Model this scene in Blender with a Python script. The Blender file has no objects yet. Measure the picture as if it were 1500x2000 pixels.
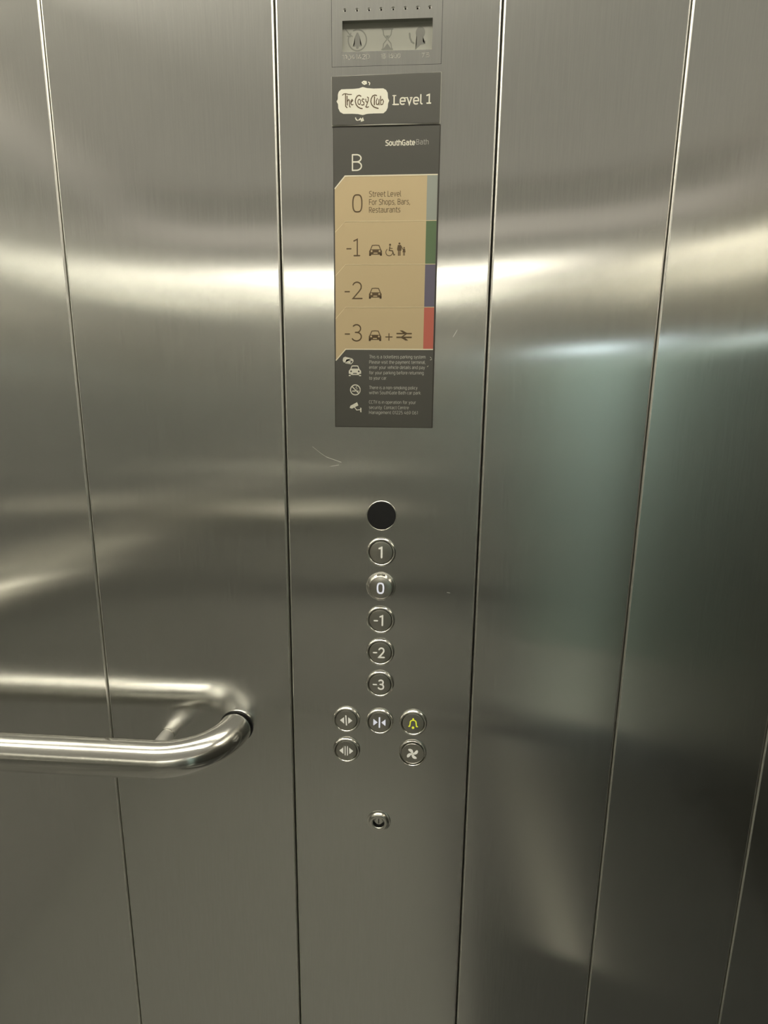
import bpy, bmesh, math, random
from mathutils import Vector, Matrix

sc = bpy.context.scene
PI = math.pi
random.seed(4)

# ---------------------------------------------------------------- camera, world, exposure
CAM_PITCH, CAM_ROLL, CAM_YAW, FOCAL_PX = 0.18912, -0.010396, 0.061155, 1000.0
D, HC = 0.55, 1.26
cd = bpy.data.cameras.new('camera'); cam = bpy.data.objects.new('camera', cd); sc.collection.objects.link(cam)
cd.sensor_fit = 'VERTICAL'; cd.sensor_height = 36.0; cd.lens = FOCAL_PX / 2000.0 * 36.0
cd.clip_start = 0.02; cd.clip_end = 50
cy, sy, cp, sp, cr, sr = math.cos(CAM_YAW), math.sin(CAM_YAW), math.cos(CAM_PITCH), math.sin(CAM_PITCH), math.cos(CAM_ROLL), math.sin(CAM_ROLL)
Ry = Matrix(((cy, -sy, 0), (sy, cy, 0), (0, 0, 1))); Rp = Matrix(((1, 0, 0), (0, cp, sp), (0, -sp, cp))); Rr = Matrix(((cr, 0, sr), (0, 1, 0), (-sr, 0, cr)))
M = Ry @ Rp @ Rr
right, fwd, up = M @ Vector((1, 0, 0)), M @ Vector((0, 1, 0)), M @ Vector((0, 0, 1))
R = Matrix((right, up, -fwd)).transposed()
cam.matrix_world = Matrix.Translation((0, -D, HC)) @ R.to_4x4()
sc.camera = cam

w = bpy.data.worlds.new('world'); sc.world = w; w.use_nodes = True
w.node_tree.nodes['Background'].inputs[0].default_value = (0.55, 0.62, 0.6, 1)
w.node_tree.nodes['Background'].inputs[1].default_value = 0.02
sc.view_settings.view_transform = 'Standard'; sc.view_settings.look = 'None'
sc.view_settings.gamma = 1.0; sc.view_settings.use_curve_mapping = False
sc.view_settings.exposure = 0.0
sc.cycles.max_bounces = 16; sc.cycles.glossy_bounces = 10; sc.cycles.diffuse_bounces = 4
sc.cycles.sample_clamp_indirect = 8

LAMP = 17.8            # luminance of the ceiling panels
CEIL = 2.03
WX0, WX1 = -0.93, 0.92       # left and right wall of the lift car
WY = -1.43                   # wall behind the photographer

# ---------------------------------------------------------------- helpers
def link(o): sc.collection.objects.link(o); return o

def tag(o, label=None, cat=None, group=None, kind=None):
    if label: o['label'] = label
    if cat: o['category'] = cat
    if group: o['group'] = group
    if kind: o['kind'] = kind
    return o

def empty(name, loc=(0, 0, 0)):
    o = bpy.data.objects.new(name, None); o.location = loc; o.empty_display_size = .02
    return link(o)

def obj(name, bm, mat, parent=None, smooth=False, label=None):
    me = bpy.data.meshes.new(name)
    bm.normal_update(); bm.to_mesh(me); bm.free()
    if mat is not None:
        for m_ in (mat if isinstance(mat, tuple) else (mat,)): me.materials.append(m_)
    if smooth:
        for p in me.polygons: p.use_smooth = True
    o = link(bpy.data.objects.new(name, me))
    if parent is not None:
        o.parent = parent
        o.matrix_parent_inverse = world_of(parent).inverted()
    if label: o['label'] = label
    return o

def world_of(o):
    m = Matrix.Translation(o.location)
    if o.parent is not None: return world_of(o.parent) @ o.matrix_parent_inverse @ m
    return m

def box(bm, x0, x1, y0, y1, z0, z1):
    v = [bm.verts.new(p) for p in ((x0, y0, z0), (x1, y0, z0), (x1, y1, z0), (x0, y1, z0), (x0, y0, z1), (x1, y0, z1), (x1, y1, z1), (x0, y1, z1))]
    for f in ((0, 3, 2, 1), (4, 5, 6, 7), (0, 1, 5, 4), (1, 2, 6, 5), (2, 3, 7, 6), (3, 0, 4, 7)):
        bm.faces.new([v[i] for i in f])

def lathe(bm, prof, cx, cz, y0=0.0, n=48, close=True):
    """prof: list of (radius, height above wall) in mm; axis points out of the wall (-y)."""
    rings = []
    for r, h in prof:
        if r < 1e-6:
            rings.append([bm.verts.new((cx, y0 - h / 1000, cz))])
        else:
            rings.append([bm.verts.new((cx + r / 1000 * math.cos(2 * PI * i / n), y0 - h / 1000, cz + r / 1000 * math.sin(2 * PI * i / n))) for i in range(n)])
    for a, b in zip(rings, rings[1:]):
        for i in range(n):
            j = (i + 1) % n
            if len(a) == 1: bm.faces.new((a[0], b[j], b[i]))
            elif len(b) == 1: bm.faces.new((a[i], a[j], b[0]))
            else: bm.faces.new((a[i], a[j], b[j], b[i]))

def tube(bm, pts, r, n=32, caps=True):
    pts = [Vector(p) for p in pts]; rings = []
    ref = Vector((0, 0, 1))
    for i, p in enumerate(pts):
        t = (pts[min(i + 1, len(pts) - 1)] - pts[max(i - 1, 0)]).normalized()
        s = t.cross(ref)
        if s.length < 1e-4: s = Vector((1, 0, 0))
        s.normalize(); u = s.cross(t).normalized()
        rings.append([bm.verts.new(p + r * (math.cos(2 * PI * k / n) * s + math.sin(2 * PI * k / n) * u)) for k in range(n)])
    for a, b in zip(rings, rings[1:]):
        for k in range(n):
            j = (k + 1) % n
            bm.faces.new((a[k], a[j], b[j], b[k]))
    if caps:
        bm.faces.new(rings[0][::-1]); bm.faces.new(rings[-1])

def poly(bm, pts, y):
    """flat printed shape on the wall side, pts in millimetres (x, z); faces the room (-y)."""
    v = [bm.verts.new((p[0] / 1000, y, p[1] / 1000)) for p in pts]
    a = sum(pts[i][0] * pts[(i + 1) % len(pts)][1] - pts[(i + 1) % len(pts)][0] * pts[i][1] for i in range(len(pts)))
    f = bm.faces.new(v if a > 0 else v[::-1])
    if len(v) > 4: bmesh.ops.triangulate(bm, faces=[f])

def disc(bm, cx, cz, r, y, rz=None, n=20):
    rz = rz or r; y = y - 2e-6
    poly(bm, [(cx + r * math.cos(2 * PI * i / n), cz + rz * math.sin(2 * PI * i / n)) for i in range(n)], y)

_lift = [0]
def stroke(bm, pts, wd, y, closed=False, cap=True):
    """printed line: one mitred ribbon with rounded ends; each stroke sits a few microns above the last so none coincide."""
    P = [pts[0]]
    for p in pts[1:]:
        if math.hypot(p[0] - P[-1][0], p[1] - P[-1][1]) > 1e-4: P.append(p)
    if closed and math.hypot(P[0][0] - P[-1][0], P[0][1] - P[-1][1]) < 1e-4: P.pop()
    n = len(P); h = wd / 2
    _lift[0] = (_lift[0] + 1) % 8; y = y - 4e-6 * _lift[0]
    def d(a, b):
        L = math.hypot(b[0] - a[0], b[1] - a[1]); return ((b[0] - a[0]) / L, (b[1] - a[1]) / L)
    left, rgt = [], []
    for i, p in enumerate(P):
        if closed: d0, d1 = d(P[i - 1], p), d(p, P[(i + 1) % n])
        else:
            d0 = d(P[i - 1], p) if i > 0 else d(p, P[1]); d1 = d(p, P[i + 1]) if i < n - 1 else d0
        tx, tz = d0[0] + d1[0], d0[1] + d1[1]; L = math.hypot(tx, tz)
        if L < 1e-6: tx, tz, L = d0[0], d0[1], 1
        tx, tz = tx / L, tz / L; c = max(.35, tx * d0[0] + tz * d0[1]); k = h / c
        left.append((p[0] - tz * k, p[1] + tx * k)); rgt.append((p[0] + tz * k, p[1] - tx * k))
    for i in range(n if closed else n - 1):
        j = (i + 1) % n; poly(bm, [rgt[i], rgt[j], left[j], left[i]], y)
    if not closed and cap:
        for p, q, e in ((P[0], P[1], 0), (P[-1], P[-2], n - 1)):
            dx, dz = d(q, p); a0 = math.atan2(dz, dx) - PI / 2
            poly(bm, [(p[0] + h * math.cos(a0 + PI * k / 6), p[1] + h * math.sin(a0 + PI * k / 6)) for k in range(7)], y)

def arc(cx, cz, rx, rz, a0, a1, n=14):
    return [(cx + rx * math.cos(math.radians(a0 + (a1 - a0) * i / n)), cz + rz * math.sin(math.radians(a0 + (a1 - a0) * i / n))) for i in range(n + 1)]

# single-line sans lettering: (advance, strokes) per glyph, capital height 1
X_ = .73
def _bowl(x0, x1, z0, z1, a0=0, a1=360, k=.74, n=24):
    o = []
    for i in range(n + 1):
        t = math.radians(a0 + (a1 - a0) * i / n); c_, s_ = math.cos(t), math.sin(t)
        o.append(((x0 + x1) / 2 + (x1 - x0) / 2 * math.copysign(abs(c_) ** k, c_), (z0 + z1) / 2 + (z1 - z0) / 2 * math.copysign(abs(s_) ** k, s_)))
    return o
def _glyphs():
    x = X_; G = {}
    G['a'] = (.50, [[(.04, x - .03)] + _bowl(-.02, .40, x - .34, x, 100, 0, n=8) + [(.40, 0)], [(.40, .44), (.18, .44)] + _bowl(0, .36, 0, .44, 105, 270, n=10)[1:] + [(.40, .04)]])
    G['b'] = (.52, [[(0, 1.02), (0, 0)], [(0, .08)] + _bowl(-.02, .42, 0, x, -100, 100) + [(0, x - .08)]])
    G['c'] = (.42, [_bowl(0, .46, 0, x, 72, 288)])
    G['d'] = (.52, [[(.42, 1.02), (.42, 0)], [(.42, x - .08)] + _bowl(0, .44, 0, x, 80, 280) + [(.42, .08)]])
    G['e'] = (.50, [[(.02, x * .49), (.42, x * .49)] + _bowl(0, .42, 0, x, 0, 300)[1:] ])
    G['f'] = (.32, [[(.32, 1.0), (.18, 1.0), (.10, .90), (.10, 0)], [(0, x), (.28, x)]])
    G['g'] = (.52, [[(.42, x), (.42, -.16), (.32, -.27), (.03, -.27)], [(.42, x - .06)] + _bowl(0, .44, 0, x, 80, 280) + [(.42, .06)]])
    G['h'] = (.50, [[(0, 1.02), (0, 0)], [(0, x - .14)] + _bowl(-.02, .40, x - .5, x, 110, 0, n=10) + [(.40, 0)]])
    G['i'] = (.12, [[(0, x), (0, 0)], [(0, .96), (0, 1.01)]])
    G['k'] = (.44, [[(0, 1.02), (0, 0)], [(.34, x), (.05, .40), (.38, 0)]])
    G['l'] = (.18, [[(0, 1.02), (0, .10), (.08, 0), (.12, 0)]])
    G['m'] = (.76, [[(0, x), (0, 0)], [(0, x - .14)] + _bowl(-.02, .34, x - .5, x, 110, 0, n=10) + [(.34, 0)], [(.34, x - .14)] + _bowl(.32, .68, x - .5, x, 110, 0, n=10) + [(.68, 0)]])
    G['n'] = (.50, [[(0, x), (0, 0)], [(0, x - .14)] + _bowl(-.02, .40, x - .5, x, 110, 0, n=10) + [(.40, 0)]])
    G['o'] = (.52, [_bowl(0, .42, 0, x)])
    G['p'] = (.52, [[(0, x), (0, -.27)], [(0, .08)] + _bowl(-.02, .42, 0, x, -100, 100) + [(0, x - .08)]])
    G['r'] = (.32, [[(0, x), (0, 0)], [(0, x - .16), (.10, x - .03), (.28, x)]])
    G['s'] = (.44, [[(.34, x), (.12, x), (.02, x - .08), (.02, x - .24), (.10, x - .32), (.26, x - .38), (.34, x - .46), (.34, .10), (.24, 0), (0, 0)]])
    G['t'] = (.32, [[(.08, .94), (.08, .10), (.16, 0), (.28, 0)], [(0, x), (.27, x)]])
    G['u'] = (.50, [[(.40, x), (.40, 0)], [(0, x)] + _bowl(0, .42, 0, .5, 180, 290, n=10) + [(.40, .14)]])
    G['v'] = (.44, [[(0, x), (.18, 0), (.36, x)]])
    G['w'] = (.70, [[(0, x), (.15, 0), (.31, x - .1), (.47, 0), (.62, x)]])
    G['y'] = (.46, [[(.38, x), (.17, -.14), (.08, -.27), (0, -.27)], [(0, x), (.19, .02)]])
    G['S'] = (.52, [[(.42, 1), (.14, 1), (.02, .90), (.02, .66), (.10, .56), (.34, .46), (.43, .36), (.43, .10), (.32, 0), (0, 0)]])
    G['G'] = (.60, [_bowl(0, .52, 0, 1, 62, 330) [:-1] + [(.48, .06), (.48, .46), (.28, .46)]])
    G['B'] = (.56, [[(0, 0), (0, 1)], [(0, 1)] + _bowl(-.1, .42, .52, 1, 60, -60, n=8) + [(.05, .52)], [(.05, .52)] + _bowl(-.1, .46, 0, .52, 60, -60, n=8) + [(0, 0)]])
    G['L'] = (.42, [[(0, 1), (0, 0), (.38, 0)]])
    G['F'] = (.44, [[(.40, 1), (0, 1), (0, 0)], [(.02, .52), (.36, .52)]])
    G['R'] = (.54, [[(0, 0), (0, 1)], [(0, 1)] + _bowl(-.1, .44, .46, 1, 60, -60, n=8) + [(.03, .46)], [(.22, .46), (.45, 0)]])
    G['T'] = (.48, [[(0, 1), (.48, 1)], [(.24, 1), (.24, 0)]])
    G['P'] = (.52, [[(0, 0), (0, 1)], [(0, 1)] + _bowl(-.1, .44, .42, 1, 60, -60, n=8) + [(.03, .42)]])
    G['C'] = (.52, [_bowl(0, .56, 0, 1, 62, 298)])
    G['V'] = (.52, [[(0, 1), (.24, 0), (.48, 1)]])
    G['M'] = (.72, [[(0, 0), (0, 1), (.31, .22), (.62, 1), (.62, 0)]])
    G['0'] = (.56, [_bowl(0, .46, 0, 1)])
    G['1'] = (.30, [[(0, .88), (.18, 1), (.18, 0)]])
    G['2'] = (.52, [[(.02, .9), (.10, 1), (.32, 1), (.42, .88), (.42, .66), (0, 0), (.44, 0)]])
    G['3'] = (.52, [[(.02, 1), (.40, 1), (.20, .58), (.34, .56), (.43, .42), (.43, .12), (.30, 0), (0, 0)]])
    G['4'] = (.54, [[(.28, 1), (0, .28), (.46, .28)], [(.34, .55), (.34, 0)]])
    G['5'] = (.52, [[(.40, 1), (.04, 1), (.04, .58), (.30, .58), (.42, .46), (.42, .12), (.30, 0), (0, 0)]])
    G['6'] = (.54, [[(.38, 1), (.20, .96), (.02, .6)] + _bowl(0, .44, 0, .60, 175, 540)])
    G['7'] = (.48, [[(0, 1), (.42, 1), (.14, 0)]])
    G['9'] = (.54, [[(.06, 0), (.24, .04), (.44, .4)] + _bowl(0, .44, .40, 1, -5, 355)])
    G['.'] = (.12, [[(0, 0), (0, .04)]]); G[','] = (.14, [[(.03, .04), (-.03, -.14)]]); G['-'] = (.34, [[(0, .40), (.24, .40)]])
    return G
GL = _glyphs()
def text_into(bm, s, x0, x1, base, cap, y, wt=.11, sep=.13):
    """print the string with its ink from x0 to x1, baseline base, capital height cap, stroke width wt of the capital height (mm)."""
    adv = []; u = 0.0
    for ch in s:
        if ch == ' ': u += .30; adv.append(None); continue
        adv.append(u); u += GL[ch][0] - .10 + sep + .08
    total = u - sep - .08 + .0; k = (x1 - x0) / total
    for ch, a in zip(s, adv):
        if a is None: continue
        for st in GL[ch][1]:
            stroke(bm, [(x0 + (a + p[0]) * k, base + p[1] * cap) for p in st], wt * cap, y, cap=cap > 4)

# ---------------------------------------------------------------- materials
def mat(name, color, rough=0.5, metal=0.0, spec=0.5, aniso=0.0, tangent=None, coat=0.0, emit=None, estr=0.0):
    m = bpy.data.materials.new(name); m.use_nodes = True; nt = m.node_tree; b = nt.nodes['Principled BSDF']
    b.inputs['Base Color'].default_value = (*color, 1); b.inputs['Roughness'].default_value = rough
    b.inputs['Metallic'].default_value = metal; b.inputs['Specular IOR Level'].default_value = spec
    b.inputs['Coat Weight'].default_value = coat
    if aniso:
        b.inputs['Anisotropic'].default_value = aniso
        t = nt.nodes.new('ShaderNodeCombineXYZ')
        for i in range(3): t.inputs[i].default_value = tangent[i]
        nt.links.new(t.outputs[0], b.inputs['Tangent'])
    if emit:
        b.inputs['Emission Color'].default_value = (*emit, 1); b.inputs['Emission Strength'].default_value = estr
    return m

def grain(m, scale, amount, rough_amt=0.0, bump=0.0):
    """fine brushing marks: object-space noise stretched along the grain."""
    nt = m.node_tree; b = nt.nodes['Principled BSDF']
    tc = nt.nodes.new('ShaderNodeTexCoord'); mp = nt.nodes.new('ShaderNodeMapping'); mp.inputs['Scale'].default_value = scale
    nz = nt.nodes.new('ShaderNodeTexNoise'); nz.inputs['Scale'].default_value = 1.0; nz.inputs['Detail'].default_value = 3.0
    nt.links.new(tc.outputs['Object'], mp.inputs[0]); nt.links.new(mp.outputs[0], nz.inputs['Vector'])
    c = b.inputs['Base Color'].default_value[:]
    mr = nt.nodes.new('ShaderNodeMapRange'); mr.inputs['From Min'].default_value = .3; mr.inputs['From Max'].default_value = .7
    mr.inputs['To Min'].default_value = 1 - amount; mr.inputs['To Max'].default_value = 1 + amount
    nt.links.new(nz.outputs['Fac'], mr.inputs['Value'])
    mx = nt.nodes.new('ShaderNodeVectorMath'); mx.operation = 'SCALE'; mx.inputs[0].default_value = c[:3]
    nt.links.new(mr.outputs[0], mx.inputs['Scale']); nt.links.new(mx.outputs[0], b.inputs['Base Color'])
    if rough_amt:
        r0 = b.inputs['Roughness'].default_value
        m2 = nt.nodes.new('ShaderNodeMapRange'); m2.inputs['From Min'].default_value = .3; m2.inputs['From Max'].default_value = .7
        m2.inputs['To Min'].default_value = r0 * (1 - rough_amt); m2.inputs['To Max'].default_value = r0 * (1 + rough_amt)
        nt.links.new(nz.outputs['Fac'], m2.inputs['Value']); nt.links.new(m2.outputs[0], b.inputs['Roughness'])
    if bump:
        bp = nt.nodes.new('ShaderNodeBump'); bp.inputs['Strength'].default_value = bump; bp.inputs['Distance'].default_value = .0004
        nt.links.new(nz.outputs['Fac'], bp.inputs['Height']); nt.links.new(bp.outputs[0], b.inputs['Normal'])
    return m

STEEL = (0.78, 0.782, 0.758)
steel = grain(mat('brushed_steel', STEEL, .158, 1, aniso=1.0, tangent=(1, 0, 0)), (950, 950, 28), .028, .05)
steel_side = grain(mat('brushed_steel_side', STEEL, .165, .79, aniso=1.0, tangent=(0, 1, 0)), (950, 950, 28), .028, .05)
steel_back = grain(mat('satin_steel_back', STEEL, .165, .79, aniso=1.0, tangent=(1, 0, 0)), (950, 950, 28), .028, .05)
def sheet_wave(m):
    """slow buckle of the thin sheet: it leans towards the room above chest height, more so away from the middle."""
    nt = m.node_tree; N = nt.nodes; L = nt.links
    tc = N.new('ShaderNodeTexCoord'); sx = N.new('ShaderNodeSeparateXYZ'); L.new(tc.outputs['Object'], sx.inputs[0])
    def mt(op, a, b=None, c=None, clamp=False):
        n = N.new('ShaderNodeMath'); n.operation = op; n.use_clamp = clamp
        for i, v in enumerate((a, b, c)):
            if v is None: continue
            if isinstance(v, (int, float)): n.inputs[i].default_value = v
            else: L.new(v, n.inputs[i])
        return n.outputs[0]
    u = mt('ADD', sx.outputs[0], .14); A = mt('MULTIPLY', mt('MULTIPLY', u, u), WAVE)
    t = mt('MULTIPLY', mt('SUBTRACT', sx.outputs[2], 1.18), 1 / .24, clamp=True)
    Rr_ = mt('ADD', mt('MULTIPLY', mt('MULTIPLY', t, t), .12), mt('MAXIMUM', mt('SUBTRACT', sx.outputs[2], 1.42), 0.0))
    h = mt('MULTIPLY', A, Rr_)
    bp = N.new('ShaderNodeBump'); bp.inputs['Strength'].default_value = 1; bp.inputs['Distance'].default_value = 1
    L.new(h, bp.inputs['Height']); L.new(bp.outputs[0], nt.nodes['Principled BSDF'].inputs['Normal'])
WAVE = .165
sheet_wave(steel)
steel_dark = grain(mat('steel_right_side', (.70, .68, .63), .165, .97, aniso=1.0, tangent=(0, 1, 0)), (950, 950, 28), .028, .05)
steel_edge = mat('steel_edge', (0.82, 0.81, 0.76), .38, 1)
rail_steel = mat('rail_steel', (0.74, 0.73, 0.68), .19, 1)
chrome = mat('chrome', (0.86, 0.85, 0.80), .17, 1)
cap_steel = mat('button_cap_steel', (0.62, 0.61, 0.56), .28, 1)
black = mat('black_gap', (.006, .006, .006), .6)
rubber = mat('black_rubber', (.008, .008, .008), .45)
mesh_black = mat('black_speaker_mesh', (.012, .012, .013), .7)

# ---------------------------------------------------------------- steel panels of the wall in view
def panel_mesh(x0, x1, z0, z1, hole=None, seed=0, amp=.00035, rr=.0018, rl=.0018):
    """one folded steel tray: slightly bowed face, rounded vertical edges folding back."""
    rnd = random.Random(seed); ph = [rnd.uniform(0, 6.28) for _ in range(6)]
    wd = x1 - x0
    def bow(x, z):
        u = (x - x0) / wd
        e = amp * (1 - (2 * u - 1) ** 4) * (1 + .35 * math.sin(3.1 * z + ph[0]))
        e += .00016 * math.sin(5.2 * z + ph[1] + 2.5 * u) * math.sin(PI * u) + .00007 * math.sin(11 * z + ph[2] + 4 * u)
        return -(e - .0)
    xs = []
    for i in range(6):
        a = PI / 2 * i / 5; xs.append((x0 + rl * (1 - math.cos(a)), rl * (1 - math.sin(a))))
    inner = [x0 + rl + .0004]
    n = max(10, int(wd / .012))
    inner += [x0 + rl + .0004 + (wd - rl - rr - .0008) * i / n for i in range(1, n)] + [x1 - rr - .0004]
    if hole:
        for hx in (hole[0], hole[1]):
            inner = [q for q in inner if abs(q - hx) > .003]; inner.append(hx)
        inner.sort()
    xs = [(x0, .014)] + xs + [(x, None) for x in inner]
    for i in range(6):
        a = PI / 2 * (1 - i / 5); xs.append((x1 - rr * (1 - math.cos(a)), rr * (1 - math.sin(a))))
    xs.append((x1, .014))
    zs = [z0 + (z1 - z0) * i / 60 for i in range(61)]
    if hole:
        for hz in (hole[2], hole[3]):
            zs = [q for q in zs if abs(q - hz) > .008]; zs.append(hz)
        zs.sort()
    bm = bmesh.new(); grid = []
    for z in zs:
        row = []
        for x, off in xs:
            b = bow(min(max(x, x0), x1), z)
            row.append(bm.verts.new((x, b if off is None else (off if off > .01 else off + b), z)))
        grid.append(row)
    for j in range(len(zs) - 1):
        for i in range(len(xs) - 1):
            if hole:
                mx, mz = (xs[i][0] + xs[i + 1][0]) / 2, (zs[j] + zs[j + 1]) / 2
                if hole[0] < mx < hole[1] and hole[2] < mz < hole[3] and xs[i][1] is None: continue
            f = bm.faces.new((grid[j][i], grid[j][i + 1], grid[j + 1][i + 1], grid[j + 1][i]))
            if i <= 5 or i >= len(xs) - 7: f.material_index = 1
    return bm

Z0, Z1 = 0.10, CEIL
wall_front = tag(empty('wall_front', (0, 0, 0)), 'brushed stainless steel wall of tall vertical panels behind the handrail and the control panel', None, None, 'structure')
bm = bmesh.new(); box(bm, WX0, WX1, .0145, .03, 0, CEIL); obj('backing_sheet', bm, black, wall_front)
G = .0006
edges = [(-.93, -.5950), (-.5950, -.3687), (-.3687, -.1413), (.0700, .2371), (.2371, .4043), (.4043, .5715), (.5715, .92)]
for i, (a, b) in enumerate(edges):
    g0 = .0009 if abs(a - .07) < .001 else G; g1 = .0009 if abs(b + .1413) < .001 else G
    obj('wall_panel', panel_mesh(a + g0, b - g1, Z0, Z1, seed=i + 3, amp=.0006 if i == 3 else .00035), (steel, steel_edge), wall_front, True)

# the control panel column is a tray of its own
cpanel = tag(empty('control_panel', (-.0357, 0, Z0)), 'full-height stainless steel lift control column carrying the two signs, round push buttons and key switch', 'lift control panel')
PX0, PX1, PZ0, PZ1 = -.0872, .0152, 1.5815, 1.705      # indicator plate let into the column
obj('faceplate', panel_mesh(-.1413 + .0009, .0700 - .0009, Z0, Z1, hole=(PX0 - .0003, PX1 + .0003, PZ0 - .0003, PZ1), seed=21, amp=.0002), (steel, steel_edge), cpanel, True)

# indicator plate with a recessed display window and a row of speaker holes
ind = empty('indicator_plate', ((PX0 + PX1) / 2, 0, PZ0)); ind.parent = cpanel; ind.matrix_parent_inverse = world_of(cpanel).inverted()
WX_0, WX_1, WZ0, WZ1 = -.0773, .0066, 1.5934, 1.6187
IY = -.0002
bm = bmesh.new()
holes = [(-.0748 + .01121 * i, 1.6270) for i in range(8)]
def plate_grid(bm, x0, x1, z0, z1, y, wins, rds):
    xs = sorted(set([x0, x1] + [v for w_ in wins for v in w_[:2]] + [v for c in rds for v in (c[0] - .0022, c[0] + .0022)]))
    zs = sorted(set([z0, z1] + [v for w_ in wins for v in w_[2:]] + [v for c in rds for v in (c[1] - .0022, c[1] + .0022)]))
    for i in range(len(xs) - 1):
        for j in range(len(zs) - 1):
            mx, mz = (xs[i] + xs[i + 1]) / 2, (zs[j] + zs[j + 1]) / 2
            if any(w_[0] < mx < w_[1] and w_[2] < mz < w_[3] for w_ in wins): continue
            hit = [c for c in rds if abs(mx - c[0]) < .0022 and abs(mz - c[1]) < .0022]
            if hit:
                c = hit[0]; n = 16; r = .0017
                sq = []
                for k in range(n):
                    a = 2 * PI * k / n + PI / n * 0; ca, sa = math.cos(a), math.sin(a); m_ = .0022 / max(abs(ca), abs(sa))
                    sq.append((c[0] + ca * m_, c[1] + sa * m_))
                o_ = [bm.verts.new((p[0], y, p[1])) for p in sq]
                i_ = [bm.verts.new((c[0] + r * math.cos(2 * PI * k / n), y, c[1] + r * math.sin(2 * PI * k / n))) for k in range(n)]
                d_ = [bm.verts.new((c[0] + .0007 * math.cos(2 * PI * k / n), y + .0010, c[1] + .0007 * math.sin(2 * PI * k / n))) for k in range(n)]
                for k in range(n):
                    l = (k + 1) % n
                    bm.faces.new((o_[k], o_[l], i_[l], i_[k])); bm.faces.new((i_[k], i_[l], d_[l], d_[k])).material_index = 1
                continue
            v = [bm.verts.new(p) for p in ((xs[i], y, zs[j]), (xs[i + 1], y, zs[j]), (xs[i + 1], y, zs[j + 1]), (xs[i], y, zs[j + 1]))]
            bm.faces.new(v)
plate_grid(bm, PX0, PX1, PZ0, PZ1, IY, [(WX_0, WX_1, WZ0, WZ1)], holes)
for a, b in (((WX_0, WZ0), (WX_1, WZ0)), ((WX_1, WZ0), (WX_1, WZ1)), ((WX_1, WZ1), (WX_0, WZ1)), ((WX_0, WZ1), (WX_0, WZ0))):
    v = [bm.verts.new(p) for p in ((a[0], IY, a[1]), (b[0], IY, b[1]), (b[0], .0045, b[1]), (a[0], .0045, a[1]))]; bm.faces.new(v)
obj('plate', bm, (steel, steel_edge), ind)
bm = bmesh.new(); box(bm, PX0, PX1, .0046, .006, PZ0, PZ1); obj('backing', bm, black, ind)
lcd_m = mat('grey_display', (.27, .27, .23), .35, .0, .5)
lcd_ink = mat('grey_display_ink', (.14, .14, .12), .4)
bm = bmesh.new(); box(bm, WX_0 - .001, WX_1 + .001, .0036, .0045, WZ0 - .001, WZ1 + .001); obj('display', bm, lcd_m, ind, label='grey recessed display window')
LY = .0035
# pictograms behind the display: alarm ring and bell, hourglass, speaking head with receiver
bm = bmesh.new()
cx, cz = -63.6, 1605.0
stroke(bm, arc(cx, cz, 8.6, 8.6, -205, 115, 30), 1.1, LY)
poly(bm, [(cx - 4.2, cz - 5), (cx - 2.6, cz - 3.2), (cx - 2.2, cz + 3), (cx - .6, cz + 6.2), (cx + .6, cz + 6.2), (cx + 2.2, cz + 3), (cx + 2.6, cz - 3.2), (cx + 4.2, cz - 5)], LY)
disc(bm, cx, cz - 5.8, 1.3, LY)
stroke(bm, [(cx - 11, cz + 9), (cx - 7, cz + 4.5), (cx - 4.8, cz + 3.2)], .9, LY)
stroke(bm, [(cx - 9.4, cz + 3.6), (cx - 6.6, cz + 3.0), (cx - 6.2, cz + 6)], .8, LY)
cx = -35.4
for s in (1, -1):
    stroke(bm, [(cx - 5, cz + s * 8.2), (cx + 5, cz + s * 8.2)], 1.1, LY)
    stroke(bm, [(cx - 4.2, cz + s * 8), (cx - 3.4, cz + s * 3.5), (cx - .6, cz + s * .4)], .9, LY)
    stroke(bm, [(cx + 4.2, cz + s * 8), (cx + 3.4, cz + s * 3.5), (cx + .6, cz + s * .4)], .9, LY)
poly(bm, [(cx - 3.9, cz - 7.9), (cx, cz - 3.4), (cx + 3.9, cz - 7.9)], LY)
poly(bm, [(cx - 1.8, cz + 3), (cx + 1.8, cz + 3), (cx, cz + .6)], LY)
cx = -4.5
disc(bm, cx, cz + 4.6, 4.3, LY, 4.9)
poly(bm, [(cx - 3.6, cz + 3), (cx + 2.6, cz + 1), (cx + 2.4, cz - 3), (cx + 5.2, cz - 2), (cx + 4.6, cz - 4.6), (cx + .4, cz - 5.4), (cx - 4.6, cz - 9.4), (cx - 3.4, cz - 5), (cx - 3.2, cz - .6)], LY)
stroke(bm, [(-14.6, cz + 4), (-14.2, cz + .6), (-12.6, cz - 2.8), (-10.6, cz - 4)], 1.5, LY)
obj('pictogram', bm, lcd_ink, ind, label='dark grey bell, hourglass and talking head pictograms')
engr = mat('engraving', (.30, .29, .25), .45, 1)
bm = bmesh.new(); text_into(bm, '11041420', -77, -52, 1587.2, 3.6, IY - .0001)
text_into(bm, '13 1600', -41, -23, 1587.4, 3.2, IY - .0001); text_into(bm, '75', -3, 4, 1587.2, 3.2, IY - .0001)
obj('engraved_text', bm, engr, ind)

def part(nm, m_, fn, parent=None, label=None):
    bm = bmesh.new(); fn(bm); return obj(nm, bm, m_, parent or dirsign, False, label)

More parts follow.
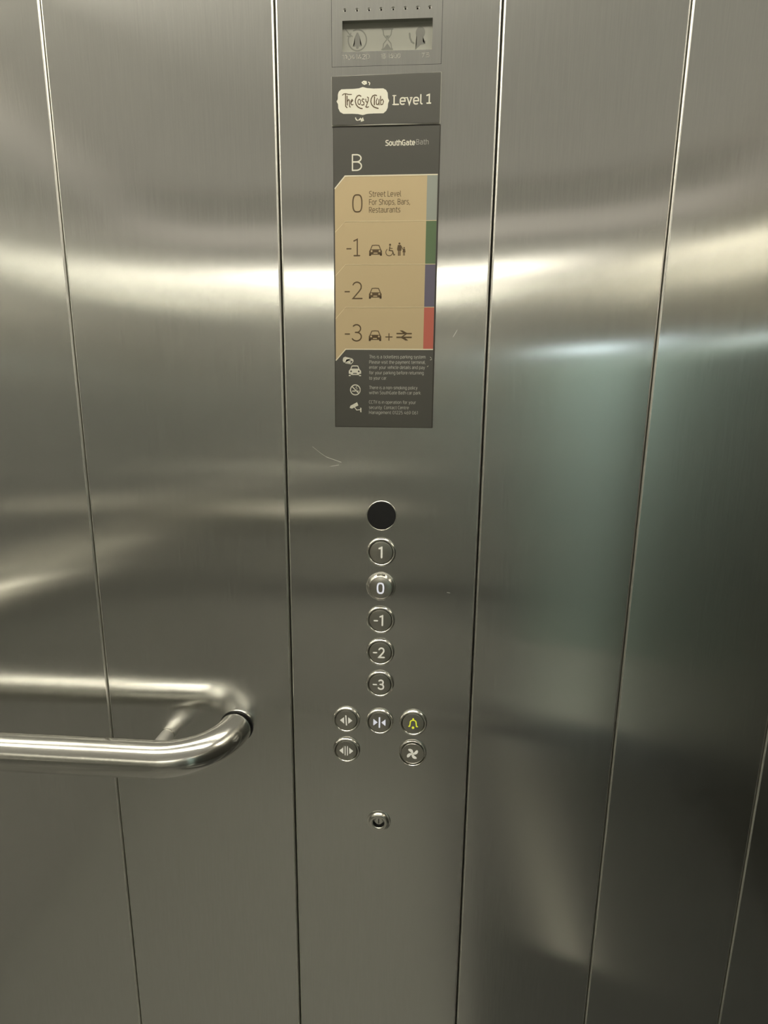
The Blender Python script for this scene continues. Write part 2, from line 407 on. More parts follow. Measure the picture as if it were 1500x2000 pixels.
# ---------------------------------------------------------------- glyph strokes (unit box: width 1, height 1)
def g_zero(): return [(.5 + .5 * (abs(math.cos(t)) ** .62) * (1 if math.cos(t) >= 0 else -1), .5 + .5 * (abs(math.sin(t)) ** .8) * (1 if math.sin(t) >= 0 else -1)) for t in [2 * PI * i / 36 for i in range(36)]]
def g_two(): return arc(.46, .74, .46, .26, 158, 0, 12) + [(.9, .62), (.72, .46), (0.02, 0.0), (1.0, 0.0)]
def g_three(): return [arc(.42, .76, .44, .24, 140, -70, 14) + [(.30, .53)], [(.30, .53)] + arc(.42, .265, .52, .265, 80, -150, 16)]
def put(pts, x0, x1, z0, z1): return [(x0 + p[0] * (x1 - x0), z0 + p[1] * (z1 - z0)) for p in pts]

def digit(bm, d, x0, x1, z0, z1, wd, y, foot=False):
    h = wd / 2; X0, X1, Za, Zb = x0 + h, x1 - h, z0 + h, z1 - h
    if d == '0': stroke(bm, put(g_zero(), X0, X1, Za, Zb), wd, y, closed=True)
    elif d == '1':
        xm = X1 if not foot else (X0 + X1) / 2 + .4
        stroke(bm, [(X0 if not foot else X0 - .2, Zb - .10 * (Zb - Za)), (xm, Zb), (xm, Za)], wd, y)
        if foot: stroke(bm, [(X0, Za), (X1, Za)], wd, y)
    elif d == '2': stroke(bm, put(g_two(), X0, X1, Za, Zb), wd, y)
    elif d == '3':
        for s in g_three(): stroke(bm, put(s, X0, X1, Za, Zb), wd, y)
    elif d == '-': stroke(bm, [(x0, (z0 + z1) / 2), (x1, (z0 + z1) / 2)], wd, y, cap=False)
    elif d == 'B':
        stroke(bm, [(X0, Za), (X0, Zb)], wd, y)
        xm, zm = X0 + (X1 - X0) * .45, (Za + Zb) / 2 + .04 * (Zb - Za)
        stroke(bm, [(X0, Zb)] + arc(xm, (zm + Zb) / 2, (X1 - xm) * .92, (Zb - zm) / 2, 90, -90) + [(X0, zm)], wd, y)
        stroke(bm, arc(xm, (zm + Za) / 2, X1 - xm, (zm - Za) / 2, 90, -90) + [(X0, Za)], wd, y)

# ---------------------------------------------------------------- buttons
num_cream = mat('numeral_cream', (.78, .76, .66), .4, emit=(1, .97, .82), estr=.33)
num_white = mat('numeral_lit_white', (.80, .80, .84), .4, emit=(.85, .88, 1), estr=.5)
num_yellow = mat('numeral_yellow', (.75, .75, .03), .4, emit=(.8, .85, .05), estr=.6)
BEZ = [(16.6, 0), (16.5, 1.5), (16.1, 2.6), (15.5, 3.4), (14.9, 3.8), (14.4, 3.8), (13.9, 3.5), (13.5, 2.9), (13.2, 1.9), (13.1, .5)]
CAP = [(12.75, .4), (12.75, 2.7), (12.5, 3.0), (12.0, 3.15), (0, 3.25)]

def button(x, z, symbol, label, ink=num_cream, bez=BEZ, cap=CAP, tilt=False):
    X, Z = x / 1000, z / 1000
    bm = bmesh.new(); lathe(bm, cap, X, Z)
    b = bmesh_obj_button(bm, X, Z, label)
    bm = bmesh.new(); lathe(bm, bez, X, Z); o = obj('bezel', bm, chrome, b, True)
    mod = o.modifiers.new('edge', 'EDGE_SPLIT'); mod.split_angle = math.radians(50)
    bm = bmesh.new(); lathe(bm, [(13.1, .45), (0, .45)], X, Z); obj('gap', bm, black, b)
    bm = bmesh.new(); symbol(bm, x, z, -(cap[-1][1] / 1000 + .00005)); obj('symbol', bm, ink, b)
    return b

def bmesh_obj_button(bm, X, Z, label):
    o = obj('push_button', bm, cap_steel, cpanel, True, label)
    mod = o.modifiers.new('edge', 'EDGE_SPLIT'); mod.split_angle = math.radians(40)
    return o

def sym_text(s):
    def f(bm, x, z, y):
        h = 13.2; z0, z1 = z - h / 2, z + h / 2
        if s == '1': digit(bm, '1', x - 3.0, x + 1.6, z0, z1, 1.9, y)
        elif s == '0': digit(bm, '0', x - 4.2, x + 4.2, z0, z1, 1.8, y)
        elif s == '-1':
            digit(bm, '-', x - 7.6, x - 2.8, z0 + .4, z1 - 1, 1.5, y); digit(bm, '1', x - 1.2, x + 3.2, z0, z1, 1.8, y)
        elif s == '-2':
            digit(bm, '-', x - 8.2, x - 3.4, z0 - .2, z1, 1.5, y); digit(bm, '2', x - 2.2, x + 5.6, z0, z1, 1.8, y)
        else:
            digit(bm, '-', x - 8.2, x - 3.4, z0 - .2, z1, 1.5, y); digit(bm, '3', x - 2.2, x + 5.6, z0, z1, 1.8, y)
    return f
def tri(bm, xa, xb, z, h, y):   # xa: base, xb: tip
    poly(bm, [(xa, z - h / 2), (xa, z + h / 2), (xb, z)], y)
def sym_open(bm, x, z, y):
    tri(bm, x - 2.4, x - 7.4, z, 8.6, y); tri(bm, x + 2.4, x + 7.4, z, 8.6, y); stroke(bm, [(x - .4, z + 6.6), (x + .4, z - 6.6)], 1.5, y, cap=False)
def sym_close(bm, x, z, y):
    tri(bm, x - 7.2, x - 2.2, z, 8.6, y); tri(bm, x + 7.2, x + 2.2, z, 8.6, y); stroke(bm, [(x, z + 6.8), (x, z - 6.8)], 1.7, y, cap=False)
def sym_hold(bm, x, z, y):
    tri(bm, x - 3.6, x - 8.4, z, 8.6, y); tri(bm, x + 3.6, x + 8.4, z, 8.6, y)
    for s in (-1.4, 1.4): stroke(bm, [(x + s, z + 6.2), (x + s, z - 6.2)], 1.1, y, cap=False)
def sym_bell(bm, x, z, y):
    stroke(bm, [(x - 5.2, z - 3.6), (x - 4.0, z - 3.4), (x - 3.4, z + .8)] + arc(x, z + 1.2, 3.5, 3.4, 178, 2, 12) + [(x + 3.4, z + .8), (x + 4.0, z - 3.4), (x + 5.2, z - 3.6)], 1.25, y)
    disc(bm, x, z + 5.9, 1.0, y, 1.3); disc(bm, x, z - 5.2, 1.5, y)
def sym_fan(bm, x, z, y):
    for k in range(4):
        a = PI / 2 * k + .25; ca, sa = math.cos(a), math.sin(a)
        pts = [(.3, -.8), (3.0, -1.6), (5.4, -1.0), (7.0, .8), (7.4, 3.0), (6.4, 3.8), (4.6, 3.2), (2.8, 1.6), (.8, .8)]
        poly(bm, [(x + (p[0] * ca - p[1] * sa), z + (p[0] * sa + p[1] * ca)) for p in pts], y)

BX = -36.3
button(BX, 1109.4, sym_text('1'), 'button marked 1, just under the black disc')
BEZ0 = [(16.6, 0), (16.6, .8), (15.8, 1.4), (15.4, 1.4), (15.4, 2.6), (15.0, 3.6), (13.4, 6.6), (13.0, 7.0), (12.7, 7.0), (12.6, .5)]
CAP0 = [(12.4, .4), (12.4, 6.7), (12.1, 6.9), (0, 7.05)]
button(BX, 1069.3, sym_text('0'), 'button marked 0 with a taller, whiter bezel', num_white, BEZ0, CAP0)
button(BX, 1029.5, sym_text('-1'), 'button marked -1')
button(BX, 990.3, sym_text('-2'), 'button marked -2')
button(BX, 950.3, sym_text('-3'), 'button marked -3')
button(-75.9, 902.3, sym_open, 'door-open button with arrows pointing outwards from one bar')
button(BX, 901.6, sym_close, 'door-close button with arrows pointing inwards to one bar', num_white)
button(3.5, 902.0, sym_bell, 'alarm button with a yellow bell', num_yellow)
button(-75.9, 862.0, sym_hold, 'door-hold button with outward arrows and two bars')
BEZF = [(16.6, 0), (16.6, 2.6), (16.2, 3.0), (15.5, 3.0), (15.2, 2.6), (15.0, .5)]
CAPF = [(13.8, .4), (13.8, 2.6), (13.4, 3.2), (12.8, 3.2), (12.6, 2.8), (0, 2.8)]
button(3.5, 862.0, sym_fan, 'fan button with a four-blade symbol, set lower in its bezel', num_cream, BEZF, CAPF)

# black disc above the buttons
bm = bmesh.new(); lathe(bm, [(15.5, .2), (15.5, 1.0), (15.0, 1.5), (0, 1.6)], BX / 1000, 1.1505)
spk = obj('speaker_disc', bm, mesh_black, cpanel, True, 'matt black round disc above the buttons'); spk.modifiers.new('edge', 'EDGE_SPLIT').split_angle = .7
bm = bmesh.new(); lathe(bm, [(16.8, 0), (16.8, .8), (16.5, 1.3), (16.1, 1.5), (15.7, 1.4), (15.5, .2)], BX / 1000, 1.1505)
obj('rim', bm, chrome, spk, True)

# fine scratches in the steel
scr_m = mat('scratch_pale', (.85, .84, .78), .5, .3)
for pts, wd in (([(-111.9, 1224.8), (-103.6, 1218.3), (-96.4, 1213.5)], .10), ([(-97.0, 1213.8), (-80.3, 1208.2)], .22), ([(-92.6, 1203.5), (-83.1, 1205.4)], .14), ([(39.0, 1344.5), (35.1, 1338.0)], .16), ([(38.0, 1064.4), (41.4, 1063.9)], .25)):
    part('scratch', scr_m, lambda b: stroke(b, pts, wd, -.0007), cpanel, 'fine pale scratch in the steel')

# key switch
bm = bmesh.new(); lathe(bm, [(14.6, 0), (14.6, .6), (13.6, 1.1), (12.4, 1.3), (12.2, 2.6), (11.2, 3.9), (9.6, 4.4), (7.6, 4.2), (6.9, 3.6), (6.7, .3)], -.0361, .7650)
key = obj('key_switch', bm, chrome, cpanel, True, 'small round chrome key switch below the buttons'); key.modifiers.new('edge', 'EDGE_SPLIT').split_angle = .9
bm = bmesh.new(); lathe(bm, [(6.72, .2), (0, .2)], -.0361, .7650); lathe(bm, [(6.68, .2), (6.68, 3.2)], -.0361, .7650); obj('keyhole_recess', bm, black, key)
bm = bmesh.new(); lathe(bm, [(4.9, .2), (4.9, 1.6), (4.6, 1.9), (0, 2.0)], -.0361, .7662)
lc = obj('lock_cylinder', bm, chrome, key, True); lc.modifiers.new('edge', 'EDGE_SPLIT').split_angle = .7
bm = bmesh.new(); poly(bm, [(-36.6, 762.8), (-35.6, 762.8), (-35.6, 769.4), (-36.6, 769.4)], -.00206); obj('keyhole', bm, black, key)

# ---------------------------------------------------------------- signs
dark_print = mat('sign_dark', (.088, .086, .075), .34, 0, .6)
beige = mat('sign_beige', (.60, .475, .28), .38, 0, .5)
beige_line = mat('sign_pale_line', (.80, .68, .44), .38)
cream_line = mat('sign_cream_line', (.86, .80, .62), .38)
brown = mat('sign_brown_ink', (.115, .075, .035), .4)
cream = mat('sign_cream', (.80, .78, .66), .4)
pale_ink = mat('sign_pale_ink', (.42, .41, .37), .4)
small_ink = mat('sign_small_ink', (.56, .55, .49), .4)
st_grey = mat('sign_strip_grey', (.34, .365, .32), .38)
st_green = mat('sign_strip_green', (.125, .19, .10), .38)
st_blue = mat('sign_strip_purple', (.15, .135, .19), .38)
st_red = mat('sign_strip_red', (.56, .15, .11), .38)
edge_dark = mat('sign_edge', (.035, .03, .024), .5)
edge_pale = mat('sign_edge_pale', (.55, .54, .47), .35)

dirsign = tag(empty('directory_sign', (-.0355, 0, 1.246)), 'tall black and beige lift floor directory sign, stuck below the smaller black sign', 'sign')
bm = bmesh.new(); box(bm, -.0866, .0167, -.0016, -.0005, 1.2460, 1.5300); obj('board', bm, edge_dark, dirsign)
F1, F2, F3, F4 = -.00166, -.00172, -.00178, -.00184
bm = bmesh.new(); poly(bm, [(-86.0, 1246.6), (15.6, 1246.6), (15.6, 1529.4), (-86.0, 1529.4)], F1); obj('dark_face', bm, dark_print, dirsign)
XL, XR, XS, XC = -85.3, 15.0, 4.9, -75.1
rows = [(1487.4, 1476.2), (1446.7, 1436.9), (1406.9, 1396.3), (1366.4, 1355.3), (1325.4, 1314.1)]
bm = bmesh.new(); poly(bm, [(XL, rows[0][1]), (XC, rows[0][0]), (XR, rows[0][0]), (XR, rows[4][0]), (XC, rows[4][0]), (XL, rows[4][1])], F2); obj('beige_face', bm, beige, dirsign)
for k, (m_, nm) in enumerate(((st_grey, 'grey_strip'), (st_green, 'green_strip'), (st_blue, 'purple_strip'), (st_red, 'red_strip'))):
    bm = bmesh.new(); poly(bm, [(XS, rows[k + 1][0]), (XR, rows[k + 1][0]), (XR, rows[k][0]), (XS, rows[k][0])], F3); obj(nm, bm, m_, dirsign)
for k, (m_, wd) in enumerate(((cream_line, 1.1), (beige_line, .55), (beige_line, .55), (beige_line, .55), (cream_line, 1.1))):
    zt, zb = rows[k]
    if k in (0, 4): pts = [(XR, zt), (XC, zt), (XL, zb)]
    else: pts = [(XR, zt), (XC, zt), (XL, zb)]
    bm = bmesh.new(); stroke(bm, pts, wd, F4, cap=False); obj('divider_line', bm, m_, dirsign)

part('lettering', cream, lambda b: text_into(b, 'SouthGate', -35.5, -7.9, 1513.5, 4.2, F2, .20), label='bold cream words at the top right')
part('lettering', pale_ink, lambda b: text_into(b, 'Bath', -6.1, 5.2, 1513.8, 4.2, F2), label='thin grey word after the bold name')
part('numeral', cream, lambda b: digit(b, 'B', -68.4, -58.4, 1491.7, 1506.6, 1.25, F2), label='cream letter B')
def F_(b):
    digit(b, '0', -68.0, -57.9, 1454.7, 1471.2, 1.25, F3)
part('numeral', brown, F_, label='brown number 0')
def F_(b):
    text_into(b, 'Street Level', -51.2, -20.4, 1468.8, 4.7, F3); text_into(b, 'For Shops, Bars,', -51.2, -11.4, 1461.6, 4.7, F3); text_into(b, 'Restaurants', -51.2, -20.9, 1454.6, 4.7, F3)
part('lettering', brown, F_, label='three lines of brown words beside the 0')
def F_(b): digit(b, '-', -73.9, -68.9, 1414.0, 1429.4, 1.2, F3); digit(b, '1', -66.8, -60.0, 1414.6, 1431.0, 1.25, F3, foot=True)
part('numeral', brown, F_, label='brown number -1')
def F_(b): digit(b, '-', -75.9, -70.6, 1373.6, 1389.2, 1.2, F3); digit(b, '2', -68.2, -57.6, 1374.2, 1391.0, 1.25, F3)
part('numeral', brown, F_, label='brown number -2')
def F_(b): digit(b, '-', -75.9, -70.6, 1332.6, 1348.2, 1.2, F3); digit(b, '3', -68.4, -57.6, 1333.0, 1350.2, 1.25, F3)
part('numeral', brown, F_, label='brown number -3')

def car_icon(b, b2, x0, x1, z0, z1, ya, yb, solid=False):
    """front view of a car; b is the ink, b2 the ground colour for lamps, grille and screen."""
    W, H = x1 - x0, z1 - z0
    P = lambda u, v: (x0 + u * W, z0 + v * H)
    if solid:
        poly(b, [P(0, .1), P(0, .48), P(.06, .56), P(.14, .68), P(.24, .97), P(.34, 1), P(.66, 1), P(.76, .97), P(.86, .68), P(.94, .56), P(1, .48), P(1, .1)], ya)
        poly(b2, [P(.22, .70), P(.29, .90), P(.71, .90), P(.78, .70)], yb)
    else:
        poly(b, [P(0, .12), P(0, .46), P(.08, .58), P(.2, .60), P(.8, .60), P(.92, .58), P(1, .46), P(1, .12)], ya)
        stroke(b, [P(.10, .56), P(.24, .95), P(.5, .98), P(.76, .95), P(.90, .56)], .075 * H + .1, ya)
    poly(b, [P(.0, .2), P(.0, 0), P(.15, 0), P(.17, .2)], ya); poly(b, [P(1, .2), P(1, 0), P(.85, 0), P(.83, .2)], ya)
    for u in (.19, .81): disc(b2, *P(u, .44), .072 * W, yb, n=12)
    poly(b2, [P(.33, .20), P(.36, .29), P(.64, .29), P(.67, .20)], yb)
for zz in ((1414.9, 1425.0), (1374.5, 1384.8), (1333.5, 1343.8)):
    b, b2 = bmesh.new(), bmesh.new(); car_icon(b, b2, -51.1, -38.3, zz[0], zz[1], F3, F4)
    o = obj('car_pictogram', b, brown, dirsign); obj('car_highlights', b2, beige, o)
def F_(b):
    disc(b, -30.3, 1425.0, 1.05, F3)
    stroke(b, [(-30.5, 1423.2), (-31.0, 1419.8), (-27.8, 1419.4), (-26.4, 1415.6), (-25.6, 1415.9)], 1.0, F3)
    stroke(b, [(-30.8, 1421.8), (-28.0, 1421.6)], .7, F3)
    stroke(b, arc(-31.0, 1418.2, 3.4, 3.4, 130, 370, 20), .7, F3)
    disc(b, -21.0, 1426.1, .95, F3); poly(b, [(-22.6, 1424.8), (-19.4, 1424.8), (-18.8, 1421.0), (-19.2, 1419.4), (-22.8, 1419.4), (-23.3, 1421.0)], F3)
    stroke(b, [(-21.8, 1419.6), (-21.8, 1415.2)], 1.0, F3); stroke(b, [(-20.3, 1419.6), (-20.3, 1415.2)], 1.0, F3)
    stroke(b, [(-19.2, 1423.6), (-17.4, 1420.6)], .7, F3)
    disc(b, -16.3, 1422.1, .75, F3); poly(b, [(-17.3, 1421.2), (-15.3, 1421.2), (-14.8, 1418.0), (-17.8, 1418.0)], F3)
    stroke(b, [(-16.8, 1418.2), (-16.8, 1415.2)], .7, F3); stroke(b, [(-15.8, 1418.2), (-15.8, 1415.2)], .7, F3)
part('wheelchair_and_family_pictogram', brown, F_)
def F_(b):
    stroke(b, [(-34.0, 1337.6), (-26.7, 1337.6)], .95, F3, cap=False); stroke(b, [(-30.35, 1334.0), (-30.35, 1341.2)], .95, F3, cap=False)
part('plus_sign', brown, F_)
def F_(b):
    stroke(b, [(-22.7, 1340.9), (-7.0, 1340.9)], 1.25, F3, cap=False); stroke(b, [(-22.7, 1337.3), (-7.0, 1337.3)], 1.25, F3, cap=False)
    poly(b, [(-19.6, 1344.0), (-16.6, 1344.0), (-11.2, 1341.2), (-11.6, 1340.6), (-14.4, 1340.4)], F3)
    poly(b, [(-10.4, 1334.1), (-13.4, 1334.1), (-18.4, 1337.0), (-18.0, 1337.6), (-15.2, 1337.8)], F3)
    stroke(b, [(-12.6, 1340.7), (-17.2, 1337.5)], 1.2, F3)
part('rail_symbol', brown, F_)
def F_(b):
    for s, x1, z in (('This is a ticketless parking system.', 8.0, 1316.5), ('Please visit the payment terminal,', 7.6, 1311.2), ('enter your vehicle details and pay', 6.9, 1306.0), ('for your parking before returning', 5.9, 1300.6), ('to your car.', -32.0, 1295.2),
                     ('There is a non-smoking policy', -.3, 1285.5), ('within SouthGate Bath car park.', 3.9, 1280.4), ('CCTV is in operation for your', -1.6, 1270.7), ('security. Contact Centre', -8.9, 1265.2), ('Management 01225 469 061', .7, 1260.0)):
        text_into(b, s, -50.4, x1, z, 3.1, F2)
part('small_print', small_ink, F_, label='small pale lines of parking, smoking and camera notices')
b, b2 = bmesh.new(), bmesh.new(); car_icon(b, b2, -71.9, -59.0, 1298.6, 1309.3, F2, F3, True)
o = obj('white_car_pictogram', b, cream, dirsign); obj('car_windscreen', b2, dark_print, o)
def F_(b):
    poly(b, [(-78.2, 1314.4), (-77.6, 1317.0), (-75.6, 1317.9), (-68.6, 1316.4), (-66.8, 1314.6), (-67.4, 1313.6), (-74.6, 1315.0), (-75.4, 1312.0), (-77.4, 1312.4)], F2)
    stroke(b, [(-75.2, 1311.6), (-69.4, 1310.8), (-67.2, 1313.4)], .7, F2); poly(b, [(-74.8, 1314.4), (-69.8, 1313.4), (-70.2, 1311.4), (-74.6, 1312.2)], F2)
part('number_plate_camera_pictogram', cream, F_)
def F_(b):
    stroke(b, arc(-65.0, 1284.5, 5.1, 5.1, 0, 360, 30), 1.0, F2); stroke(b, [(-68.5, 1288.0), (-61.4, 1281.0)], 1.0, F2)
    stroke(b, [(-68.4, 1283.3), (-64.9, 1283.3)], 1.0, F2, cap=False); stroke(b, [(-63.6, 1283.3), (-61.4, 1283.3)], .9, F2, cap=False)
    stroke(b, [(-63.6, 1284.8), (-63.0, 1286.0), (-64.6, 1287.2), (-63.2, 1288.4)], .45, F2)
part('no_smoking_pictogram', cream, F_)
def F_(b):
    poly(b, [(-71.0, 1266.0), (-70.2, 1268.2), (-63.2, 1271.9), (-61.8, 1268.6), (-68.6, 1265.2)], F2)
    stroke(b, [(-65.8, 1266.6), (-63.6, 1263.8), (-59.6, 1264.2)], .8, F2); poly(b, [(-59.8, 1266.4), (-58.6, 1266.0), (-58.6, 1261.4), (-59.8, 1261.8)], F2)
part('security_camera_pictogram', cream, F_)
for pts, wd in (([(12.3, 1318.0), (13.6, 1316.6)], .35), ([(12.4, 1315.0), (13.9, 1315.6)], .4), ([(9.5, 1308.2), (10.6, 1309.2)], .35)):
    part('scratch', cream, lambda b: stroke(b, pts, wd, F2), dirsign, 'small pale nick at the right edge')

cosy = tag(empty('restaurant_sign', (-.0357, 0, 1.531)), 'small landscape black sign with a cream badge reading The Cosy Club and Level 1', 'sign')
bm = bmesh.new()
bx0, bx1, bz0, bz1 = -.0877, .0160, 1.5308, 1.5726
n = 16; rows_v = []
for i in range(n + 1):
    u = i / n; x = bx0 + (bx1 - bx0) * u; lift = .0006 * math.sin(PI * u) ; zt = bz1 + .0014 * u + .0002 * math.sin(6 * u)
    rows_v.append([bm.verts.new((x, -.0004, bz0)), bm.verts.new((x, -.0018 - lift, bz0)), bm.verts.new((x, -.0018, zt)), bm.verts.new((x, -.0004, zt))])
for a, b in zip(rows_v, rows_v[1:]):
    for k in range(4): bm.faces.new((a[k], b[k], b[(k + 1) % 4], a[(k + 1) % 4]))
bm.faces.new(rows_v[0]); bm.faces.new(rows_v[-1][::-1])
obj('board', bm, edge_pale, cosy)
bm = bmesh.new(); poly(bm, [(-87.2, 1531.5), (15.5, 1531.5), (15.5, 1573.3), (-87.2, 1572.2)], -.00250); obj('dark_face', bm, dark_print, cosy)
U = lambda u, v: (-82.8 + .4878 * (650 + u / 12.5 - 657.5), 1551.6 - .428 * (150 + v / 12.5 - 198.3) - .0106 * (650 + u / 12.5 - 657.5))
S1, S2 = -.00256, -.00262
badge = [(90, 610), (122, 560), (126, 440), (150, 370), (210, 315), (330, 308), (500, 305), (640, 290), (735, 258), (840, 285), (1000, 298), (1230, 292), (1300, 330), (1340, 400), (1350, 530), (1378, 590), (1352, 660), (1345, 760), (1310, 840), (1240, 900), (1000, 905), (850, 915), (735, 945), (620, 920), (480, 912), (260, 915), (180, 870), (135, 780), (128, 670)]
bm = bmesh.new(); poly(bm, [U(*p) for p in badge], S1); bd = obj('badge', bm, cream, cosy, label='cream badge')
bm = bmesh.new()
def us(pts, wd=.85): stroke(bm, [U(*p) for p in pts], wd, S2)
us([(240, 455), (270, 428), (320, 422), (390, 440), (460, 440)], .8); us([(315, 430), (318, 730), (350, 762)], .95)
us([(352, 480), (358, 700)], 1.0); us([(362, 610), (392, 562), (410, 590), (412, 735), (432, 748)])
us([(445, 640), (492, 590), (475, 562), (448, 600), (445, 665), (470, 695), (498, 685)])
us([(690, 482), (650, 460), (602, 480), (565, 540), (553, 610), (575, 690), (620, 745), (680, 780), (722, 785)], 1.0)
us([(650 + 34 * math.cos(t), 622 + 64 * math.sin(t)) for t in [2 * PI * i / 16 for i in range(17)]], .8)
us([(768, 560), (735, 548), (714, 580), (735, 612), (765, 640), (765, 680), (735, 700), (706, 690)])
us([(808, 555), (814, 612), (840, 632), (868, 600), (872, 520), (848, 505)]); us([(855, 630), (822, 722), (812, 742), (838, 756), (876, 742)])
us([(1072, 468), (1030, 455), (975, 480), (940, 550), (932, 620), (955, 690), (1000, 740), (1060, 768), (1112, 782)], 1.0)
us([(1022, 500), (1018, 692)], 1.1); us([(1088, 540), (1064, 610), (1070, 680), (1100, 690), (1128, 650), (1132, 560)]); us([(1132, 560), (1135, 694)])
us([(1168, 485), (1176, 690), (1220, 682), (1242, 612), (1216, 560), (1180, 590)])
obj('lettering', bm, brown, bd, label='dark hand-drawn words on the badge')
def F_(b):
    stroke(b, [U(720, 150), U(760, 122), U(815, 130), U(822, 172), U(775, 192), U(735, 170)], 1.1, S1); stroke(b, [U(770, 150), U(800, 160)], .9, S1)
    stroke(b, [U(875, 140), U(905, 165), U(895, 205)], .9, S1)
part('scroll', cream, F_, cosy, 'cream flourish above the badge')
def F_(b):
    stroke(b, [U(560, 1015), U(575, 1055), U(605, 1075)], 1.0, S1); stroke(b, [U(640, 1070), U(680, 1030), U(700, 1070), U(735, 1025), U(750, 1075), U(700, 1092)], 1.1, S1)
part('scroll', cream, F_, cosy, 'cream flourish below the badge')
def F_(b):
    text_into(b, 'Level', -28.0, -2.0, 1547.6, 7.4, S1, .16); digit(b, '1', 2.4, 7.0, 1547.4, 1555.8, 1.2, S1, foot=True)
    for x0, x1, z in ((-29.6, -26.4, 1547.6), (-29.6, -26.0, 1555.0), (-18.6, -15.6, 1553.0), (-13.2, -10.6, 1553.0)): stroke(b, [(x0, z), (x1, z)], .8, S1, cap=False)
part('lettering', cream, F_, cosy, 'cream words Level 1')

# ---------------------------------------------------------------- handrail in view
RY, RZ, RR = -.0665, .8855, .0195
rail = tag(empty('handrail', (-.55, 0, RZ)), 'brushed steel tube handrail curving back into the wall left of the control panel', 'handrail')
xs_ = [WX0 + .07 + (-.2768 - (WX0 + .07)) * i / 24 for i in range(25)]
pts = [(x, RY, RZ) for x in xs_]
for i in range(1, 17):
    a = PI / 2 * i / 16; pts.append((-.2768 + .0665 * math.sin(a), RY + .0665 * (1 - math.cos(a)) - .0, RZ))
bm = bmesh.new(); tube(bm, pts, RR, 40); obj('rail', bm, grain(mat('rail_steel_brushed', (0.78, 0.775, 0.74), .17, 1), (20, 900, 900), .02, .1), rail, True)
bm = bmesh.new(); lathe(bm, [(20.5, 0), (20.5, 1.2), (19.4, 1.3)], -.2103, RZ); obj('end_gasket', bm, rubber, rail)
for bx in (-.298, -.80):
    bm = bmesh.new(); tube(bm, [(bx, .001, .8685), (bx, -.062, .8690)], .0085, 20); br = obj('bracket', bm, mat('bracket_steel', (.78, .77, .72), .4, .6), rail, True)
    bm = bmesh.new(); lathe(bm, [(9.2, 0), (9.2, .8), (8.4, .9)], bx, .8685); obj('bracket_collar', bm, rail_steel, br)

# ---------------------------------------------------------------- the rest of the lift car (seen in the steel)
floor_m = mat('floor_vinyl', (.31, .308, .285), .38)
ceil_m = mat('ceiling_added_glow', (.80, .79, .74), .5, emit=(1.0, .95, .84), estr=.12)  # unseen ceiling; its glow is added to fill the reflections
def struct(name, bm, m_, label=None, smooth=False):
    o = obj(name, bm, m_, None, smooth); o['kind'] = 'structure'
    if label: o['label'] = label
    return o
bm = bmesh.new(); box(bm, WX0, WX1, WY, .014, -.02, 0); struct('floor', bm, floor_m)
bm = bmesh.new(); box(bm, WX0, WX1, WY, .014, CEIL, CEIL + .02); struct('ceiling', bm, ceil_m)
bm = bmesh.new(); box(bm, WX0 - .02, WX0, WY, .014, 0, CEIL); struct('wall_left', bm, steel_side)
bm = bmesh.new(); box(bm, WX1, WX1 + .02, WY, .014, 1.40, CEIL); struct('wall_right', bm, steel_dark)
door_m = mat('dark_door_steel', (.20, .195, .175), .28, .9)
bm = bmesh.new(); box(bm, WX1, WX1 + .02, WY, -.66, 0, 1.398); struct('door_1', bm, door_m)
bm = bmesh.new(); box(bm, WX1, WX1 + .02, -.656, .014, 0, 1.398); struct('door_2', bm, door_m)
DX0, DX1, DH = .53, .83, 1.50
bm = bmesh.new(); box(bm, WX0, DX0, WY - .02, WY, 0, CEIL); box(bm, DX1, WX1, WY - .02, WY, 0, CEIL); box(bm, DX0, DX1, WY - .02, WY, DH, CEIL)
struct('wall_back', bm, steel_back)
skirt_m = mat('skirting', (.10, .10, .09), .35, .8)
bm = bmesh.new(); box(bm, WX0, WX1, -.006, .014, 0, Z0 - .002); struct('baseboard_front', bm, skirt_m)
# glowing strip added below the ceiling on the unseen walls to brighten the reflections
added_glow = mat('added_glow_strip', (.62, .59, .53), .5, emit=(1, .93, .84), estr=.28)
bm = bmesh.new(); box(bm, WX0, WX1, WY + .0005, WY + .008, 1.85, 1.915); struct('glow_strip_1', bm, added_glow)
bm = bmesh.new(); box(bm, WX0 + .0005, WX0 + .008, WY + .009, -.12, 1.85, 1.915); struct('glow_strip_2', bm, added_glow)
bm = bmesh.new(); box(bm, WX1 - .008, WX1 - .0005, WY + .009, -.12, 1.85, 1.915); struct('glow_strip_3', bm, added_glow)
# lobby beyond the doorway
lob = mat('lobby_wall_pale_green', (.56, .68, .60), .6)
lobd = mat('lobby_dark', (.06, .06, .055), .6)
LB = -2.15
bm = bmesh.new(); box(bm, -.1, 1.5, LB - .02, LB, 0, 1.52); struct('wall_lobby', bm, lob)
bm = bmesh.new(); box(bm, -.1, 1.5, LB - .02, LB, 1.52, 2.4); box(bm, 1.5, 1.52, LB, WY - .02, 0, 2.4); box(bm, -.12, -.1, LB, WY - .02, 0, 2.4); box(bm, WX1 + .02, 1.5, WY - .02, WY, 0, 2.4); struct('wall_lobby_upper', bm, lobd)
bm = bmesh.new(); box(bm, -.1, 1.5, LB, WY - .02, -.02, 0); struct('floor_lobby', bm, mat('lobby_floor', (.5, .48, .40), .5))
bm = bmesh.new(); box(bm, -.1, 1.5, LB, WY - .02, 2.4, 2.42); struct('ceiling_lobby', bm, lobd)
cool = mat('cool_lamp', (.9, .9, .9), .5, emit=(.78, .95, 1.0), estr=4)
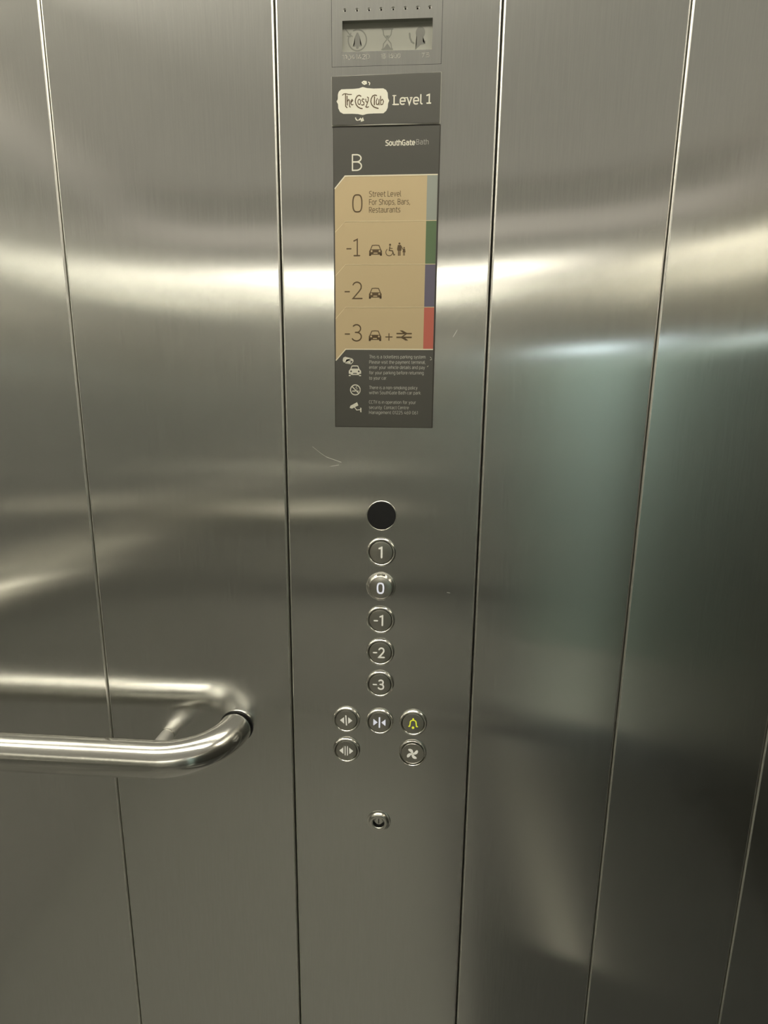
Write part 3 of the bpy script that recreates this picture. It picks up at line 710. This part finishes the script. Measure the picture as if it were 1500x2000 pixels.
bm = bmesh.new(); box(bm, .50, .72, WY - .045, WY - .024, 1.462, 1.485); lt = obj('tube_light', bm, cool); tag(lt, 'cool white tube light over the doorway behind the camera', 'tube light')
cool2 = mat('cool_ceiling_lamp', (.9, .9, .9), .5, emit=(.88, .95, .92), estr=75)
bm = bmesh.new(); box(bm, .4, 1.0, -1.66, -1.52, 2.36, 2.398); lt = obj('ceiling_light', bm, cool2); tag(lt, 'cool white ceiling light in the lobby outside the lift', 'ceiling light')
# dark sheet and pale strip added on the unseen floor to shape the reflections
mt = tag(empty('reflection_darkener', (.64, -.75, 0)), 'dark sheet with a pale strip, added on the right of the lift floor to darken its reflection', 'reflection darkener')
bm = bmesh.new(); box(bm, .13, .90, -1.40, -.05, .0005, .007); obj('mat', bm, mat('added_dark_sheet', (.08, .082, .076), .6), mt)  # added sheet, dims what the steel mirrors at the right
bm = bmesh.new(); box(bm, .35, .42, -1.30, -.46, .0072, .010); obj('added_streak', bm, mat('added_streak_pale', (.75, .73, .66), .5), mt)  # added strip, gives the pale streak in the reflected floor
# opposite and left handrails
satin = mat('satin_rail_steel', (.92, .89, .80), .25, .55)
RS = .025
def side_rail(name, pts, label, posts):
    t = tag(empty(name, pts[0]), label, 'handrail')
    bm = bmesh.new(); tube(bm, pts, RS, 24); obj('rail', bm, satin, t, True)
    for a, b in posts:
        bm = bmesh.new(); tube(bm, [a, b], .0085, 12); obj('bracket', bm, rail_steel, t, True)
RB = WY + .069
side_rail('handrail', [(WX0 + .10, RB, RZ), (-.24, RB, RZ), (-.20, RB - .02, RZ), (-.18, WY + .002, RZ)], 'steel handrail on the wall behind the camera, seen only as a reflection', [((-.3, WY, .876), (-.3, RB, .884)), ((-.75, WY, .876), (-.75, RB, .884))])
RL = WX0 + .069
side_rail('handrail', [(RL, WY + .12, RZ), (RL, -.15, RZ)], 'steel handrail along the left side wall, seen only as a reflection', [((WX0, -.3, .876), (RL, -.3, .884)), ((WX0, -1.1, .876), (RL, -1.1, .884))])

# ceiling light: a row of warm panels close to the wall in view
warm = mat('warm_lamp', (.9, .9, .85), .5, emit=(1.0, .94, .80), estr=LAMP)
housing = mat('lamp_housing', (.5, .5, .46), .4, .5)
for k in range(3):
    xc = -.66 + .5 * k
    t = tag(empty('ceiling_light', (xc, -.30, CEIL)), 'warm rectangular ceiling light panel in a row above the control panel', 'ceiling light', 'row of ceiling light panels')
    bm = bmesh.new(); box(bm, xc - .235, xc + .235, -.37, -.23, CEIL - .012, CEIL - .0005); obj('housing', bm, housing, t)
    bm = bmesh.new(); box(bm, xc - .228, xc + .228, -.362, -.238, CEIL - .016, CEIL - .0125); obj('diffuser', bm, warm, t)
